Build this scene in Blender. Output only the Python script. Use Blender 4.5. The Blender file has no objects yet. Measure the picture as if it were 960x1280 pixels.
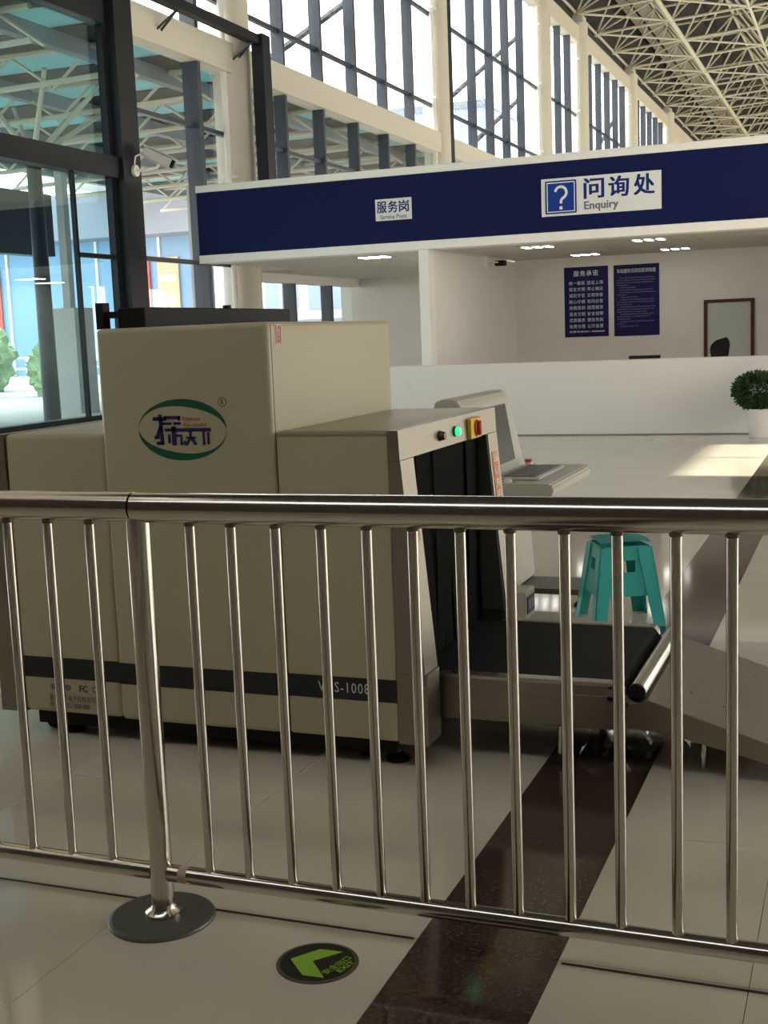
import bpy, bmesh, math, random
from mathutils import Vector, Matrix
random.seed(7)
S = bpy.context.scene
COL = S.collection
R = math.radians

# ------------------------------------------------------------------ camera
CAM = Vector((0, 0, 1.5))
FPX = 1560.0
def _axes():
    a = Vector((1085 - 480, -(395 - 640), -FPX)).normalized()
    b = -Vector((-3600 - 480, -(578 - 640), -FPX))
    b = (b - a * a.dot(b)).normalized()
    c = b.cross(a)
    return b, a, c
AX, AY, AZ = _axes()
ROT = Matrix((AX, AY, AZ))
cd = bpy.data.cameras.new('camera'); cam = bpy.data.objects.new('camera', cd); COL.objects.link(cam)
cd.sensor_fit = 'VERTICAL'; cd.sensor_height = 24; cd.sensor_width = 18
cd.lens = 24 * FPX / 1280; cd.clip_start = .05; cd.clip_end = 900
cam.matrix_world = Matrix.Translation(CAM) @ ROT.to_4x4()
S.camera = cam
def proj(p):
    v = ROT.transposed() @ (Vector(p) - CAM)
    if v.z > -.05: return None
    return 480 + FPX * v.x / -v.z, 640 - FPX * v.y / -v.z
def in_view(p, m=40):
    q = proj(p)
    return q is not None and -m < q[0] < 960 + m and -m < q[1] < 1280 + m

# ------------------------------------------------------------------ sky, sun, exposure
W = bpy.data.worlds.new('sky'); S.world = W; W.use_nodes = True
bg = W.node_tree.nodes['Background']
bg.inputs[0].default_value = (1.0, .97, .93, 1); bg.inputs[1].default_value = 4.4
sd = bpy.data.lights.new('sun', 'SUN'); sun = bpy.data.objects.new('sun', sd); COL.objects.link(sun)
sd.energy = 16.5; sd.color = (1, .92, .77); sd.angle = R(.8)
SUN_EL = R(30)
sun.rotation_euler = Vector((-math.cos(SUN_EL), .03, -math.sin(SUN_EL))).to_track_quat('-Z', 'Y').to_euler()
S.view_settings.view_transform = 'Standard'; S.view_settings.look = 'None'
S.view_settings.gamma = 1; S.view_settings.use_curve_mapping = False
S.view_settings.exposure = 0.26

# ------------------------------------------------------------------ materials
def mat(name, col, rough=.5, metal=0., var=0., scale=8., bump=0., spec=.5, coat=0., emit=None, es=0.):
    m = bpy.data.materials.new(name); m.use_nodes = True
    nt = m.node_tree; b = nt.nodes['Principled BSDF']
    b.inputs['Base Color'].default_value = (*col, 1)
    b.inputs['Roughness'].default_value = rough; b.inputs['Metallic'].default_value = metal
    b.inputs['Specular IOR Level'].default_value = spec; b.inputs['Coat Weight'].default_value = coat
    if emit: b.inputs['Emission Color'].default_value = (*emit, 1); b.inputs['Emission Strength'].default_value = es
    if var or bump:
        tc = nt.nodes.new('ShaderNodeTexCoord'); n = nt.nodes.new('ShaderNodeTexNoise')
        n.inputs['Scale'].default_value = scale; n.inputs['Detail'].default_value = 5
        nt.links.new(tc.outputs['Object'], n.inputs['Vector'])
        if var:
            r = nt.nodes.new('ShaderNodeValToRGB')
            r.color_ramp.elements[0].position = .3; r.color_ramp.elements[1].position = .7
            r.color_ramp.elements[0].color = (*[c * (1 - var) for c in col], 1)
            r.color_ramp.elements[1].color = (*[min(1, c * (1 + var)) for c in col], 1)
            nt.links.new(n.outputs['Fac'], r.inputs[0]); nt.links.new(r.outputs[0], b.inputs['Base Color'])
        if bump:
            bp = nt.nodes.new('ShaderNodeBump'); bp.inputs['Strength'].default_value = bump; bp.inputs['Distance'].default_value = .01
            nt.links.new(n.outputs['Fac'], bp.inputs['Height']); nt.links.new(bp.outputs[0], b.inputs['Normal'])
    return m
def brushed(name, col, rough, sx, sy, sz):
    m = mat(name, col, rough, 1.0); nt = m.node_tree; b = nt.nodes['Principled BSDF']
    tc = nt.nodes.new('ShaderNodeTexCoord'); mp = nt.nodes.new('ShaderNodeMapping'); n = nt.nodes.new('ShaderNodeTexNoise')
    mp.inputs['Scale'].default_value = (sx, sy, sz); n.inputs['Scale'].default_value = 6; n.inputs['Detail'].default_value = 4
    nt.links.new(tc.outputs['Object'], mp.inputs[0]); nt.links.new(mp.outputs[0], n.inputs['Vector'])
    mr = nt.nodes.new('ShaderNodeMapRange'); mr.inputs[3].default_value = rough * .75; mr.inputs[4].default_value = rough * 1.3
    nt.links.new(n.outputs['Fac'], mr.inputs[0]); nt.links.new(mr.outputs[0], b.inputs['Roughness'])
    return m
def glass(name, tint, ior=1.5):
    m = bpy.data.materials.new(name); m.use_nodes = True; nt = m.node_tree; nt.nodes.clear()
    o = nt.nodes.new('ShaderNodeOutputMaterial'); mx = nt.nodes.new('ShaderNodeMixShader')
    f = nt.nodes.new('ShaderNodeLayerWeight'); f.inputs[0].default_value = .5      # Schlick term, same on both faces of a pane
    p5 = nt.nodes.new('ShaderNodeMath'); p5.operation = 'POWER'; p5.inputs[1].default_value = 5
    ma = nt.nodes.new('ShaderNodeMath'); ma.operation = 'MULTIPLY_ADD'; r0 = ((ior-1)/(ior+1))**2
    ma.inputs[1].default_value = 1-r0; ma.inputs[2].default_value = r0
    nt.links.new(f.outputs['Facing'], p5.inputs[0]); nt.links.new(p5.outputs[0], ma.inputs[0])
    t = nt.nodes.new('ShaderNodeBsdfTransparent'); t.inputs[0].default_value = (*tint, 1)
    g = nt.nodes.new('ShaderNodeBsdfGlossy'); g.inputs['Roughness'].default_value = .0; g.inputs[0].default_value = (.9, .97, 1, 1)
    nt.links.new(ma.outputs[0], mx.inputs[0]); nt.links.new(t.outputs[0], mx.inputs[1]); nt.links.new(g.outputs[0], mx.inputs[2])
    nt.links.new(mx.outputs[0], o.inputs[0]); return m

M = {}
def floor_tile_mat(name, c1, c2, rough, scale, rnd):
    m = mat(name, c1, rough, spec=.8); nt = m.node_tree; b = nt.nodes['Principled BSDF']
    g = nt.nodes.new('ShaderNodeNewGeometry'); n = nt.nodes.new('ShaderNodeTexNoise')
    n.inputs['Scale'].default_value = scale; n.inputs['Detail'].default_value = 8; n.inputs['Roughness'].default_value = .7
    nt.links.new(g.outputs['Position'], n.inputs['Vector'])
    r = nt.nodes.new('ShaderNodeValToRGB'); r.color_ramp.elements[0].color = (*c1, 1); r.color_ramp.elements[1].color = (*c2, 1)
    r.color_ramp.elements[0].position = .42; r.color_ramp.elements[1].position = .68
    nt.links.new(n.outputs['Fac'], r.inputs[0])
    oi = nt.nodes.new('ShaderNodeObjectInfo'); mr = nt.nodes.new('ShaderNodeMapRange')
    mr.inputs[3].default_value = 1 - rnd; mr.inputs[4].default_value = 1 + rnd
    nt.links.new(oi.outputs['Random'], mr.inputs[0])
    h = nt.nodes.new('ShaderNodeHueSaturation'); nt.links.new(r.outputs[0], h.inputs['Color']); nt.links.new(mr.outputs[0], h.inputs['Value'])
    nt.links.new(h.outputs[0], b.inputs['Base Color'])
    return m
M['tile'] = floor_tile_mat('cream polished tile', (.60, .56, .45), (.64, .60, .49), .07, 1.2, .02)
M['granite'] = floor_tile_mat('dark brown granite', (.040, .026, .020), (.095, .064, .048), .09, 70, .10)
M['grout'] = mat('grey grout', (.24, .22, .18), .8)
M['joint'] = mat('black joint strip', (.012, .012, .012), .5)
M['cream'] = mat('cream wall paint', (.72, .67, .55), .6, var=.03, scale=2)
M['white'] = mat('white wall paint', (.82, .78, .72), .6, var=.025, scale=3)
M['offwhite'] = mat('white fascia paint', (.90, .86, .80), .5)
M['darkback'] = mat('dark back wall', (.05, .045, .038), .5)  # unseen back wall coloured dark to dim the railing and scanner front
M['steelframe'] = mat('blue grey aluminium', (.058, .068, .088), .4, .0, spec=.4)
M['darkframe'] = mat('charcoal aluminium', (.013, .015, .020), .45, spec=.25)
M['truss'] = mat('ivory painted steel', (.62, .58, .46), .5)
M['deck'] = mat('dark grey roof deck', (.035, .036, .038), .8)
M['tray'] = mat('pale roof tray', (.40, .38, .31), .6)
M['navy'] = mat('navy vinyl', (.0055, .010, .064), .6, var=.05, scale=1, spec=.12)
M['navyp'] = mat('poster navy', (.014, .013, .085), .5, spec=.2)
M['signwhite'] = mat('sign white', (.78, .77, .74), .45)
M['signblue'] = mat('sign blue', (.008, .045, .26), .5, spec=.15)
M['signink'] = mat('sign blue lettering', (.010, .032, .17), .6, spec=.1)
M['grey'] = mat('grey lettering', (.15, .16, .2), .5)
M['postwhite'] = mat('poster white lettering', (.62, .62, .70), .5)
M['postdim'] = mat('poster fine lettering', (.24, .25, .42), .5)
M['beige'] = mat('beige powder coat', (.445, .405, .272), .45, var=.015, scale=30, bump=.02)
M['beige2'] = mat('pale grey green coat', (.43, .42, .355), .45)
M['seam'] = mat('dark seam', (.10, .09, .06), .7)
M['black'] = mat('black band', (.009, .010, .013), .45)
M['blackm'] = mat('matt black metal', (.010, .0095, .0095), .6, spec=.25)
M['rubber'] = mat('black rubber belt', (.010, .0105, .0105), .7, var=.12, scale=5, spec=.15)
M['curtain'] = mat('black lead curtain', (.0035, .0035, .004), .8, spec=.06)
M['inner'] = mat('dark grey tunnel lining', (.06, .058, .052), .5)
M['steel'] = brushed('polished stainless steel', (.60, .56, .50), .16, 2, 2, 2)
M['brush'] = brushed('brushed stainless steel', (.32, .29, .24), .40, 1, 14, 14)
M['sheet'] = brushed('dull stainless sheet', (.50, .47, .42), .30, 3, 3, 3)
M['chrome'] = mat('chrome', (.75, .73, .70), .12, 1)
M['plate'] = mat('grey painted base plate', (.105, .11, .095), .42, .3)
M['logogreen'] = mat('logo green', (.004, .10, .055), .45)
M['logoblue'] = mat('logo blue', (.012, .018, .09), .45)
M['logored'] = mat('logo orange', (.45, .10, .04), .5)
M['print'] = mat('black print', (.03, .03, .03), .6)
M['bandtext'] = mat('white print', (.62, .62, .60), .5)
M['sticker'] = mat('pink sticker', (.60, .42, .36), .5)
M['stickred'] = mat('red print', (.36, .05, .04), .5)
M['orange'] = mat('orange sticker', (.62, .22, .07), .5)
M['yellow'] = mat('yellow plastic', (.72, .48, .03), .4)
M['redp'] = mat('red plastic', (.50, .06, .03), .35)
M['redoff'] = mat('unlit red lens', (.22, .035, .025), .25)
M['green'] = mat('lit green lens', (.02, .5, .18), .3, emit=(.03, 1, .35), es=.9)
M['teal'] = mat('teal plastic', (.06, .50, .47), .38, var=.05, scale=6)
M['lime'] = mat('lime sign film', (.28, .52, .045), .45)
M['signblack'] = mat('sign black', (.010, .013, .010), .3)
M['ring'] = mat('sign rim', (.16, .14, .11), .35, .5)
M['leaf'] = mat('plant leaves', (.020, .058, .016), .45, var=.4, scale=30)
M['pot'] = mat('white plastic pot', (.72, .71, .66), .4)
M['soil'] = mat('soil', (.03, .02, .012), .9)
M['wood'] = mat('dark red wood', (.085, .022, .012), .35)
M['mirror'] = mat('mirror', (.80, .83, .80), .08, 1)
M['mirrorg'] = mat('pale green mirror', (.60, .63, .56), .15)
M['keygrey'] = mat('grey keys', (.20, .20, .19), .6, spec=.2)
M['screen'] = mat('dark screen', (.045, .043, .040), .22)
M['lamp'] = mat('lamp diffuser', (.9, .9, .9), .4, emit=(1, .97, .9), es=8)
M['lampframe'] = mat('lamp frame', (.55, .54, .50), .4)
M['glass'] = glass('clear window glass', (.93, .96, .97))
M['glasst'] = glass('teal tinted glass', (.74, .88, .90), 1.75)
M['concrete'] = mat('pale concrete', (.55, .53, .49), .8, var=.06, scale=.3)
M['bluecl'] = mat('blue cladding', (.17, .31, .50), .5)
M['greycl'] = mat('grey fascia cladding', (.20, .225, .28), .6)
M['whitecl'] = mat('white cladding', (.75, .75, .75), .6)
M['paleblue'] = mat('pale blue glass tower', (.30, .40, .68), .4)
M['postr'] = mat('red banner', (.62, .08, .06), .6)
M['postw'] = mat('white banner', (.8, .78, .7), .6)
M['posto'] = mat('orange banner', (.62, .42, .26), .6)
M['hill'] = mat('shrub foliage', (.24, .36, .19), .8, var=.4, scale=.8)
M['canopyg'] = mat('pale canopy post', (.42, .40, .39), .6)
def teal_panel():
    m = bpy.data.materials.new('teal polycarbonate'); m.use_nodes = True; nt = m.node_tree; nt.nodes.clear()
    o = nt.nodes.new('ShaderNodeOutputMaterial'); mx = nt.nodes.new('ShaderNodeMixShader'); mx.inputs[0].default_value = .35
    t = nt.nodes.new('ShaderNodeBsdfTranslucent'); t.inputs[0].default_value = (.30, .46, .47, 1)
    d = nt.nodes.new('ShaderNodeBsdfDiffuse'); d.inputs[0].default_value = (.3, .5, .5, 1)
    nt.links.new(t.outputs[0], mx.inputs[1]); nt.links.new(d.outputs[0], mx.inputs[2]); nt.links.new(mx.outputs[0], o.inputs[0]); return m
M['tealp'] = teal_panel()

# ------------------------------------------------------------------ geometry helpers
def wloc(o):
    v = Vector((0, 0, 0))
    while o is not None: v += o.location; o = o.parent
    return v
class MB:
    """collects shapes in world coordinates; build() links ONE mesh object"""
    def __init__(s): s.bm = bmesh.new()
    def box(s, x0, x1, y0, y1, z0, z1, bev=0., seg=2, rot=None, pivot=None):
        m = Matrix.Translation(((x0+x1)/2, (y0+y1)/2, (z0+z1)/2)) @ Matrix.Diagonal((abs(x1-x0), abs(y1-y0), abs(z1-z0), 1))
        if rot is not None:
            p = Vector(pivot) if pivot is not None else Vector(((x0+x1)/2, (y0+y1)/2, (z0+z1)/2))
            m = Matrix.Translation(p) @ rot.to_4x4() @ Matrix.Translation(-p) @ m
        r = bmesh.ops.create_cube(s.bm, size=1, matrix=m)
        if bev:
            es = list({e for v in r['verts'] for e in v.link_edges})
            bmesh.ops.bevel(s.bm, geom=es, offset=bev, segments=seg, affect='EDGES', profile=.5)
        return s
    def tube(s, p0, p1, r0, r1=None, n=12, caps=True):
        p0, p1 = Vector(p0), Vector(p1); r1 = r0 if r1 is None else r1
        d = p1 - p0
        q = d.to_track_quat('Z', 'Y').to_matrix().to_4x4()
        bmesh.ops.create_cone(s.bm, cap_ends=caps, segments=n, radius1=r0, radius2=r1, depth=d.length,
                              matrix=Matrix.Translation((p0+p1)/2) @ q)
        return s
    def lathe(s, c, prof, n=24):
        c = Vector(c); rings = []
        for r, z in prof:
            rings.append([s.bm.verts.new(c + Vector((r*math.cos(2*math.pi*k/n), r*math.sin(2*math.pi*k/n), z))) for k in range(n)])
        for a, b in zip(rings, rings[1:]):
            for k in range(n): s.bm.faces.new((a[k], a[(k+1) % n], b[(k+1) % n], b[k]))
        s.bm.faces.new(rings[0][::-1]); s.bm.faces.new(rings[-1]); return s
    def prism(s, pts, d):
        """pts: ordered 3-D outline, d: extrusion vector"""
        d = Vector(d); a = [s.bm.verts.new(p) for p in pts]; b = [s.bm.verts.new(Vector(p) + d) for p in pts]
        n = len(a)
        s.bm.faces.new(a[::-1]); s.bm.faces.new(b)
        for k in range(n): s.bm.faces.new((a[k], a[(k+1) % n], b[(k+1) % n], b[k]))
        return s
    def sweep(s, pts, r, n=8):
        for a, b in zip(pts, pts[1:]): s.tube(a, b, r, n=n)
        return s
    def add(s, verts, faces):
        vs = [s.bm.verts.new(v) for v in verts]
        for f in faces:
            try: s.bm.faces.new([vs[i] for i in f])
            except ValueError: pass
        return s
    def mesh(s, name, material, smooth=False):
        bmesh.ops.recalc_face_normals(s.bm, faces=s.bm.faces)
        me = bpy.data.meshes.new(name); s.bm.to_mesh(me); s.bm.free(); me.materials.append(material)
        if smooth:
            for p in me.polygons: p.use_smooth = True
            me.set_sharp_from_angle(angle=R(40))
        return me
    def build(s, name, material, parent=None, smooth=False, org=None):
        o = wloc(parent) if parent is not None else (Vector(org) if org is not None else Vector((0, 0, 0)))
        bmesh.ops.translate(s.bm, verts=s.bm.verts, vec=-o)
        ob = bpy.data.objects.new(name, s.mesh(name, material, smooth))
        if parent is not None: ob.parent = parent
        else: ob.location = o
        COL.objects.link(ob); return ob
def tag(o, label=None, cat=None, group=None, kind=None):
    if label: o['label'] = label
    if cat: o['category'] = cat
    if group: o['group'] = group
    if kind: o['kind'] = kind
    return o
def thing(name, loc, label, cat, group=None):
    o = bpy.data.objects.new(name, None); o.empty_display_size = .1; o.location = loc; COL.objects.link(o)
    return tag(o, label, cat, group)
def struct(name, loc=(0, 0, 0)):
    o = bpy.data.objects.new(name, None); o.location = loc; COL.objects.link(o); o['kind'] = 'structure'; return o
def piece(name, me, parent, loc, scale=(1, 1, 1), rot=None):
    o = bpy.data.objects.new(name, me); o.parent = parent; o.location = Vector(loc) - wloc(parent); o.scale = scale
    if rot is not None: o.rotation_mode = 'QUATERNION'; o.rotation_quaternion = rot
    COL.objects.link(o); return o
_cube = {}
def cube_me(material):
    if material.name not in _cube: _cube[material.name] = MB().box(-.5, .5, -.5, .5, -.5, .5).mesh('block', material)
    return _cube[material.name]
def bpiece(name, material, parent, x0, x1, y0, y1, z0, z1):
    return piece(name, cube_me(material), parent, ((x0+x1)/2, (y0+y1)/2, (z0+z1)/2), (x1-x0, y1-y0, z1-z0))
_rod = {}
def rod_piece(name, material, parent, p0, p1, r, n=6):
    k = (material.name, n)
    if k not in _rod: _rod[k] = MB().tube((0, 0, -.5), (0, 0, .5), 1, n=n).mesh('rod', material, True)
    p0, p1 = Vector(p0), Vector(p1); d = p1 - p0
    return piece(name, _rod[k], parent, (p0+p1)/2, (r, r, d.length), d.to_track_quat('Z', 'Y'))

def text_geo(body, bold=0., spacing=1., line=1.):
    c = bpy.data.curves.new('lettering', 'FONT'); c.body = body; c.size = 1; c.offset = bold; c.space_character = spacing
    c.space_line = line; c.resolution_u = 2
    o = bpy.data.objects.new('lettering', c); COL.objects.link(o)
    dg = bpy.context.evaluated_depsgraph_get(); dg.update()
    me = bpy.data.meshes.new_from_object(o.evaluated_get(dg))
    vs = [v.co.copy() for v in me.vertices]; fs = [tuple(p.vertices) for p in me.polygons]
    bpy.data.objects.remove(o); bpy.data.curves.remove(c); bpy.data.meshes.remove(me)
    return vs, fs
def text_on(mb, body, org, U, V, w, h, off=.0015, bold=0., spacing=1., line=1.):
    """fit lettering into the w x h rectangle whose lower left corner is org, along unit vectors U, V"""
    vs, fs = text_geo(body, 0, spacing, line)
    U, V = Vector(U), Vector(V); N = U.cross(V); org = Vector(org)
    x0 = min(v.x for v in vs); x1 = max(v.x for v in vs); y0 = min(v.y for v in vs); y1 = max(v.y for v in vs)
    sx = w / (x1 - x0); sy = h / (y1 - y0)
    sh = [(0, 0)] if not bold else [(-bold, -bold*.6), (bold, -bold*.6), (-bold, bold*.6), (bold, bold*.6)]
    for q, (bx_, by_) in enumerate(sh):           # bold: strokes thickened by overlaid copies
        mb.add([org + U * ((v.x-x0+bx_)*sx) + V * ((v.y-y0+by_)*sy) + N * (off + q*.00012) for v in vs], fs)
    return mb
EX, EY, EZ = (1, 0, 0), (0, 1, 0), (0, 0, 1)

# ================================================================== SETTING: floor
floor = MB().box(-10.6, 9.2, -3.2, 110.2, -.30, -.021).build('floor', M['grout']); floor['kind'] = 'structure'
xs = []                                     # (x0, x1, kind) columns of tiles
x = -1.03
while x > -10.5: xs.append((max(x-.8, -10.5), x, 'tile')); x -= .8
xs.append((-1.03, -.67, 'granite')); xs.append((-.67, -.23, 'tile'))
x = -.23
while x < 9: xs.append((x, min(x+.8, 9), 'tile')); x += .8
rows = [2.757 + .8*k for k in range(-7, 134)]
cells = []
for (xa, xb, k) in xs:
    for ya in rows:
        c = ((xa+xb)/2, ya+.4, 0)
        vis = any(in_view((px, py, 0), 0) for px in (xa, c[0], xb) for py in (ya, ya+.4, ya+.8))
        cells.append((0 if vis else 1, (Vector(c)-CAM).length, xa, xb, ya, k))
cells.sort()
rest = {'tile': MB(), 'granite': MB()}
n_ind = 0
for i, (v, d, xa, xb, ya, k) in enumerate(cells):
    g = .0008
    if v == 0 and n_ind < 290:
        n_ind += 1
        bpiece('floor_tile' if k == 'tile' else 'granite_tile', M[k], floor, xa+g, xb-g, ya+g, ya+.8-g, -.021, 0)
    elif d < 40:
        rest[k].box(xa+g, xb-g, ya+g, ya+.8-g, -.021, 0)
for (xa, xb, k) in xs:                       # far floor beyond 40 m: one strip per tile column
    rest[k].box(xa+.001, xb-.001, 44, 110, -.021, -.001)
for k in rest: tag(rest[k].build('floor_tile' if k == 'tile' else 'granite_tile', M[k], floor), kind='stuff')
MB().box(-10.4, -1.04, 2.7535, 2.7625, -.01, .001).build('joint_strip', M['joint'], floor)
MB().box(-.66, 8.9, 2.738, 2.747, -.01, .001).build('joint_strip', M['joint'], floor)

# ================================================================== SETTING: left wall, columns, windows
WX = -10.5
wall_left = struct('wall_left', (WX, 17, 0))
bpiece('sill', M['darkframe'], wall_left, WX-.12, WX+.06, 3, 16.0, 0, .50)
bpiece('sill', M['darkframe'], wall_left, WX-.12, WX+.06, 17.3, 110, 0, .30)
bpiece('solid_panel', M['cream'], wall_left, WX-.2, WX, -3, 3, 0, 15.5)
colY = [(20.4, .34), (31.8, .35), (43.0, .39), (49.1, .41), (60.1, .43), (71.8, .45), (83.2, .45), (94.6, .45)]
prev = 16.5
for (y, r) in colY:
    if y < 50: bpiece('beam', M['cream'], wall_left, WX-.14, WX+.2, prev, y, 6.08, 6.58)
    bpiece('roof_beam', M['cream'], wall_left, WX-.2, WX+.16, prev, y, 12.15, 12.75)
    prev = y
bpiece('roof_beam', M['cream'], wall_left, WX-.2, WX+.16, prev, 110, 12.15, 12.75)
bpiece('roof_beam', M['cream'], wall_left, WX-.2, WX+.16, 3, 16.6, 12.15, 12.75)
bpiece('solid_panel', M['cream'], wall_left, WX-.2, WX, 3, 16.6, 6.62, 12.15)  # unseen closed panel added to keep bright window reflections off the near floor
bpiece('eave_panel', M['deck'], wall_left, WX-.2, WX-.1, 3, 110, 12.75, 16.6)
col_labels = ["stout round cream column behind the left end of the navy fascia",
              "tall round cream column rising behind the fascia above the small service sign",
              "third tall round cream column from the left, beside a dark expansion joint",
              "round cream column with roof bracket just past the dark expansion joint",
              "distant round cream column, fifth from the left along the windows",
              "farthest visible round cream column, just left of where the roof meets the fascia"]
for i, (y, r) in enumerate(colY[:6]):
    t = thing('round_column', (WX, y, 0), col_labels[i], 'column', 'round columns along the window wall')
    MB().tube((WX, y, 0), (WX, y, 12.9), r, n=28).build('shaft', M['cream'], t, True)
    MB().box(WX-.3, WX+.3, y-.3, y+.3, 12.9, 13.15).box(WX-.12, WX+.12, y-.2, y+.2, 13.15, 13.3).build('bearing', M['cream'], t)
    MB().tube((WX+.1, y-r-.16, .3), (WX+.1, y-r-.16, 12.1), .055, n=10).build('downpipe', M['offwhite'], t, True)
    mb = MB()
    for z in (2, 4.3, 7.4, 9.6, 11.5): mb.box(WX+.02, WX+.18, y-r-.23, y-r+.05, z, z+.05)
    mb.build('pipe_clip', M['offwhite'], t)
    if i in (1, 2, 3): MB().box(WX-.05, WX+.22, y+r+.1, y+r+.42, .3, 12.1).build('cable_duct', M['darkframe'], t)
# window bays: mullions, transoms, panes as pieces
bays = [(16.5, 20.1, [18.95], 1), (20.7, 31.5, [22.35, 24.15, 26.0, 27.85, 29.7], 2), (32.1, 42.7, [35.0, 36.8, 38.6, 40.4], 3),
        (43.4, 48.7, [45.7, 47.3], 4), (49.5, 59.7, [51.2, 53.05, 54.9, 56.75, 58.5], 5), (60.6, 71.4, [62.4, 64.2, 66.1, 68, 69.8], 6)]
TZ = [2.82, 5.05, 7.26, 9.5]
for (y0, y1, mul, n) in bays:
    w = struct('window_%d' % n, (WX, y0, 0))
    for y in mul:
        hx, hy = (.14, .06) if n == 1 else (.12, .045)
        bpiece('mullion', M['steelframe'], w, WX-hx, WX+hx, y-hy, y+hy, .3, 12.15)
    for z in TZ: bpiece('transom', M['steelframe'], w, WX-.05, WX+.04, y0, y1, z-.035, z+.035)
    ed = [y0] + mul + [y1]; zs = [.3] + TZ + [12.15]
    for a, b in zip(ed, ed[1:]):
        for c, d in zip(zs, zs[1:]):
            bpiece('pane', M['glass'], w, WX-.012, WX-.002, a+.03, b-.03, c+.02, d-.02)
    if n in (2, 3, 5):                       # outside wind bracing rods
        if n == 2: rods = [((22.2, 6.62), (29.9, 10.3))]
        elif n == 3: rods = [((33.5, 7.66), (41.8, 11.1)), ((33.5, 5.9), (42, 9.2))]
        else: rods = [((50, 7), (59, 11))]
        for (a, b) in rods: rod_piece('brace_rod', M['steelframe'], w, (WX-.35, a[0], a[1]), (WX-.35, b[0], b[1]), .075)
# rest of the left wall towards the far end, closed above the fascia line of sight
bpiece('solid_panel', M['cream'], wall_left, WX-.2, WX, 72.3, 110, .3, 12.15)

# ---- dark glazed entrance frame at the left
ef = thing('entrance_portal', (-10.2, 14, 0), 'dark charcoal glazed entrance portal at far left behind the scanner', 'entrance')
MB().box(-10.45, -10.34, 16.1, 16.22, 0, 8.5).build('post', M['darkframe'], ef)
MB().box(-10.44, -10.20, 16.22, 16.70, 0, 8.5).build('post', M['darkframe'], ef)
MB().box(-10.5, -10.26, 8.5, 16.2, 3.92, 4.22).build('transom', M['darkframe'], ef)
MB().box(-10.5, -10.3, 8.5, 16.1, 6.08, 6.6).build('transom', M['darkframe'], ef)
MB().box(-10.46, -10.40, 15.20, 15.26, 0.5, 3.93).build('door_stile', M['darkframe'], ef)
MB().box(-10.48, -10.38, 15.26, 16.1, 2.76, 2.82).build('door_rail', M['darkframe'], ef)
for (a, b, c, d) in ((8.5, 15.20, .5, 3.92), (15.26, 16.1, .5, 2.76), (15.26, 16.1, 2.82, 3.92), (8.5, 16.1, 4.22, 6.08)):
    bpiece('pane', M['glasst'], ef, -10.44, -10.43, a, b, c, d)
MB().box(-10.02, -9.86, 16.71, 20.52, 6.55, 6.70).build('head_rail', M['darkframe'], ef)
MB().box(-10.02, -9.8, 20.25, 20.55, 3.87, 6.72).build('guide_rail', M['darkframe'], ef)
for y in (17.6, 20.1):
    MB().tube((-10.4, y, 6.25), (-9.92, y, 6.56), .02, n=6).tube((-10.4, y+.15, 6.25), (-9.92, y, 6.56), .02, n=6).build('strut', M['steelframe'], ef)

# ---- right wall, far wall, back wall (unseen, they shape the light)
wr = struct('wall_right', (9, 20, 0))
def wr_box(*a): bpiece('wall_panel', M['cream'], wr, 9, 9.3, *a)
wr_box(-3, 6, 0, 17.4); wr_box(6, 12.2, 0, .9); wr_box(6, 12.2, 4.9, 17.4); wr_box(12.2, 15.45, 6.37, 17.4)
wr_box(15.45, 24, 0, 17.4); wr_box(24, 110, 0, .9); wr_box(24, 110, 4.9, 17.4)
wr_box(12.0, 12.2, .9, 4.9)
bpiece('wall_panel', M['darkframe'], wr, 9.0, 9.1, 13.9, 13.96, 0, 6.37)
for k in range(28):
    y = 24 + 3*k; bpiece('wall_panel', M['steelframe'], wr, 9.05, 9.2, y-.06, y+.06, .9, 4.9)
wb = struct('wall_back', (0, -3.2, 0))
for (xa, xb, za, zc) in ((-10.8, 9.3, 0, 9.3), (-10.8, 9.3, 13.4, 17.4), (-10.8, -9, 9.3, 13.4), (7, 9.3, 9.3, 13.4)):
    bpiece('wall_panel', M['darkback'], wb, xa, xb, -3.4, -3.1, za, zc)
for z in (10.3, 11.5): bpiece('transom', M['darkframe'], wb, -9, 7, -3.35, -3.15, z, z+.22)  # high window and its bars added for fill and thin railing highlights
for k in range(9): bpiece('mullion', M['steelframe'], wb, -9.05+2*k, -8.95+2*k, -3.35, -3.15, 9.3, 13.4)
we = MB().box(-10.8, 9.3, 110, 110.3, 0, 17.4).build('wall_far', M['cream']); we['kind'] = 'structure'

# ---- roof: deck and space frame
ceiling = struct('ceiling', (0, 50, 13.5))
def zb(x): return 13.3 + .055*(x - WX)
MB().prism([(WX-.2, -3.3, 16.2), (9.3, -3.3, 17.3), (9.3, 110.2, 17.3), (WX-.2, 110.2, 16.2)], (0, 0, .25)).build('roof_deck', M['deck'], ceiling)
mb = MB()
for x in [WX + 1.5*k for k in range(1, 13)]:
    z = 16.02 + (x-WX)/19.8*1.1
    mb.box(x-.08, x+.08, 20, 110, z-.12, z+.1)
tag(mb.build('purlin', M['deck'], ceiling), kind='stuff')
for (x, wd, z) in ((-10.05, .35, 15.2), (-9.4, .6, 15.2)):
    MB().box(x-wd/2, x+wd/2, 30, 109, z, z+.1).build('cable_tray', M['tray'], ceiling)
Ys = [49.1 + 3.75*k for k in range(-6, 16)]; Xs = [WX + 3.0*k for k in range(0, 7)]
Xs[0] = WX
bot = {}; top = {}
for i, x in enumerate(Xs):
    for j, y in enumerate(Ys): bot[i, j] = Vector((x, y, zb(x)))
for i in range(len(Xs)-1):
    for j in range(len(Ys)-1): top[i, j] = Vector((Xs[i]+1.5, Ys[j]+1.875, zb(Xs[i])+2.05))
struts = []
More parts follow.
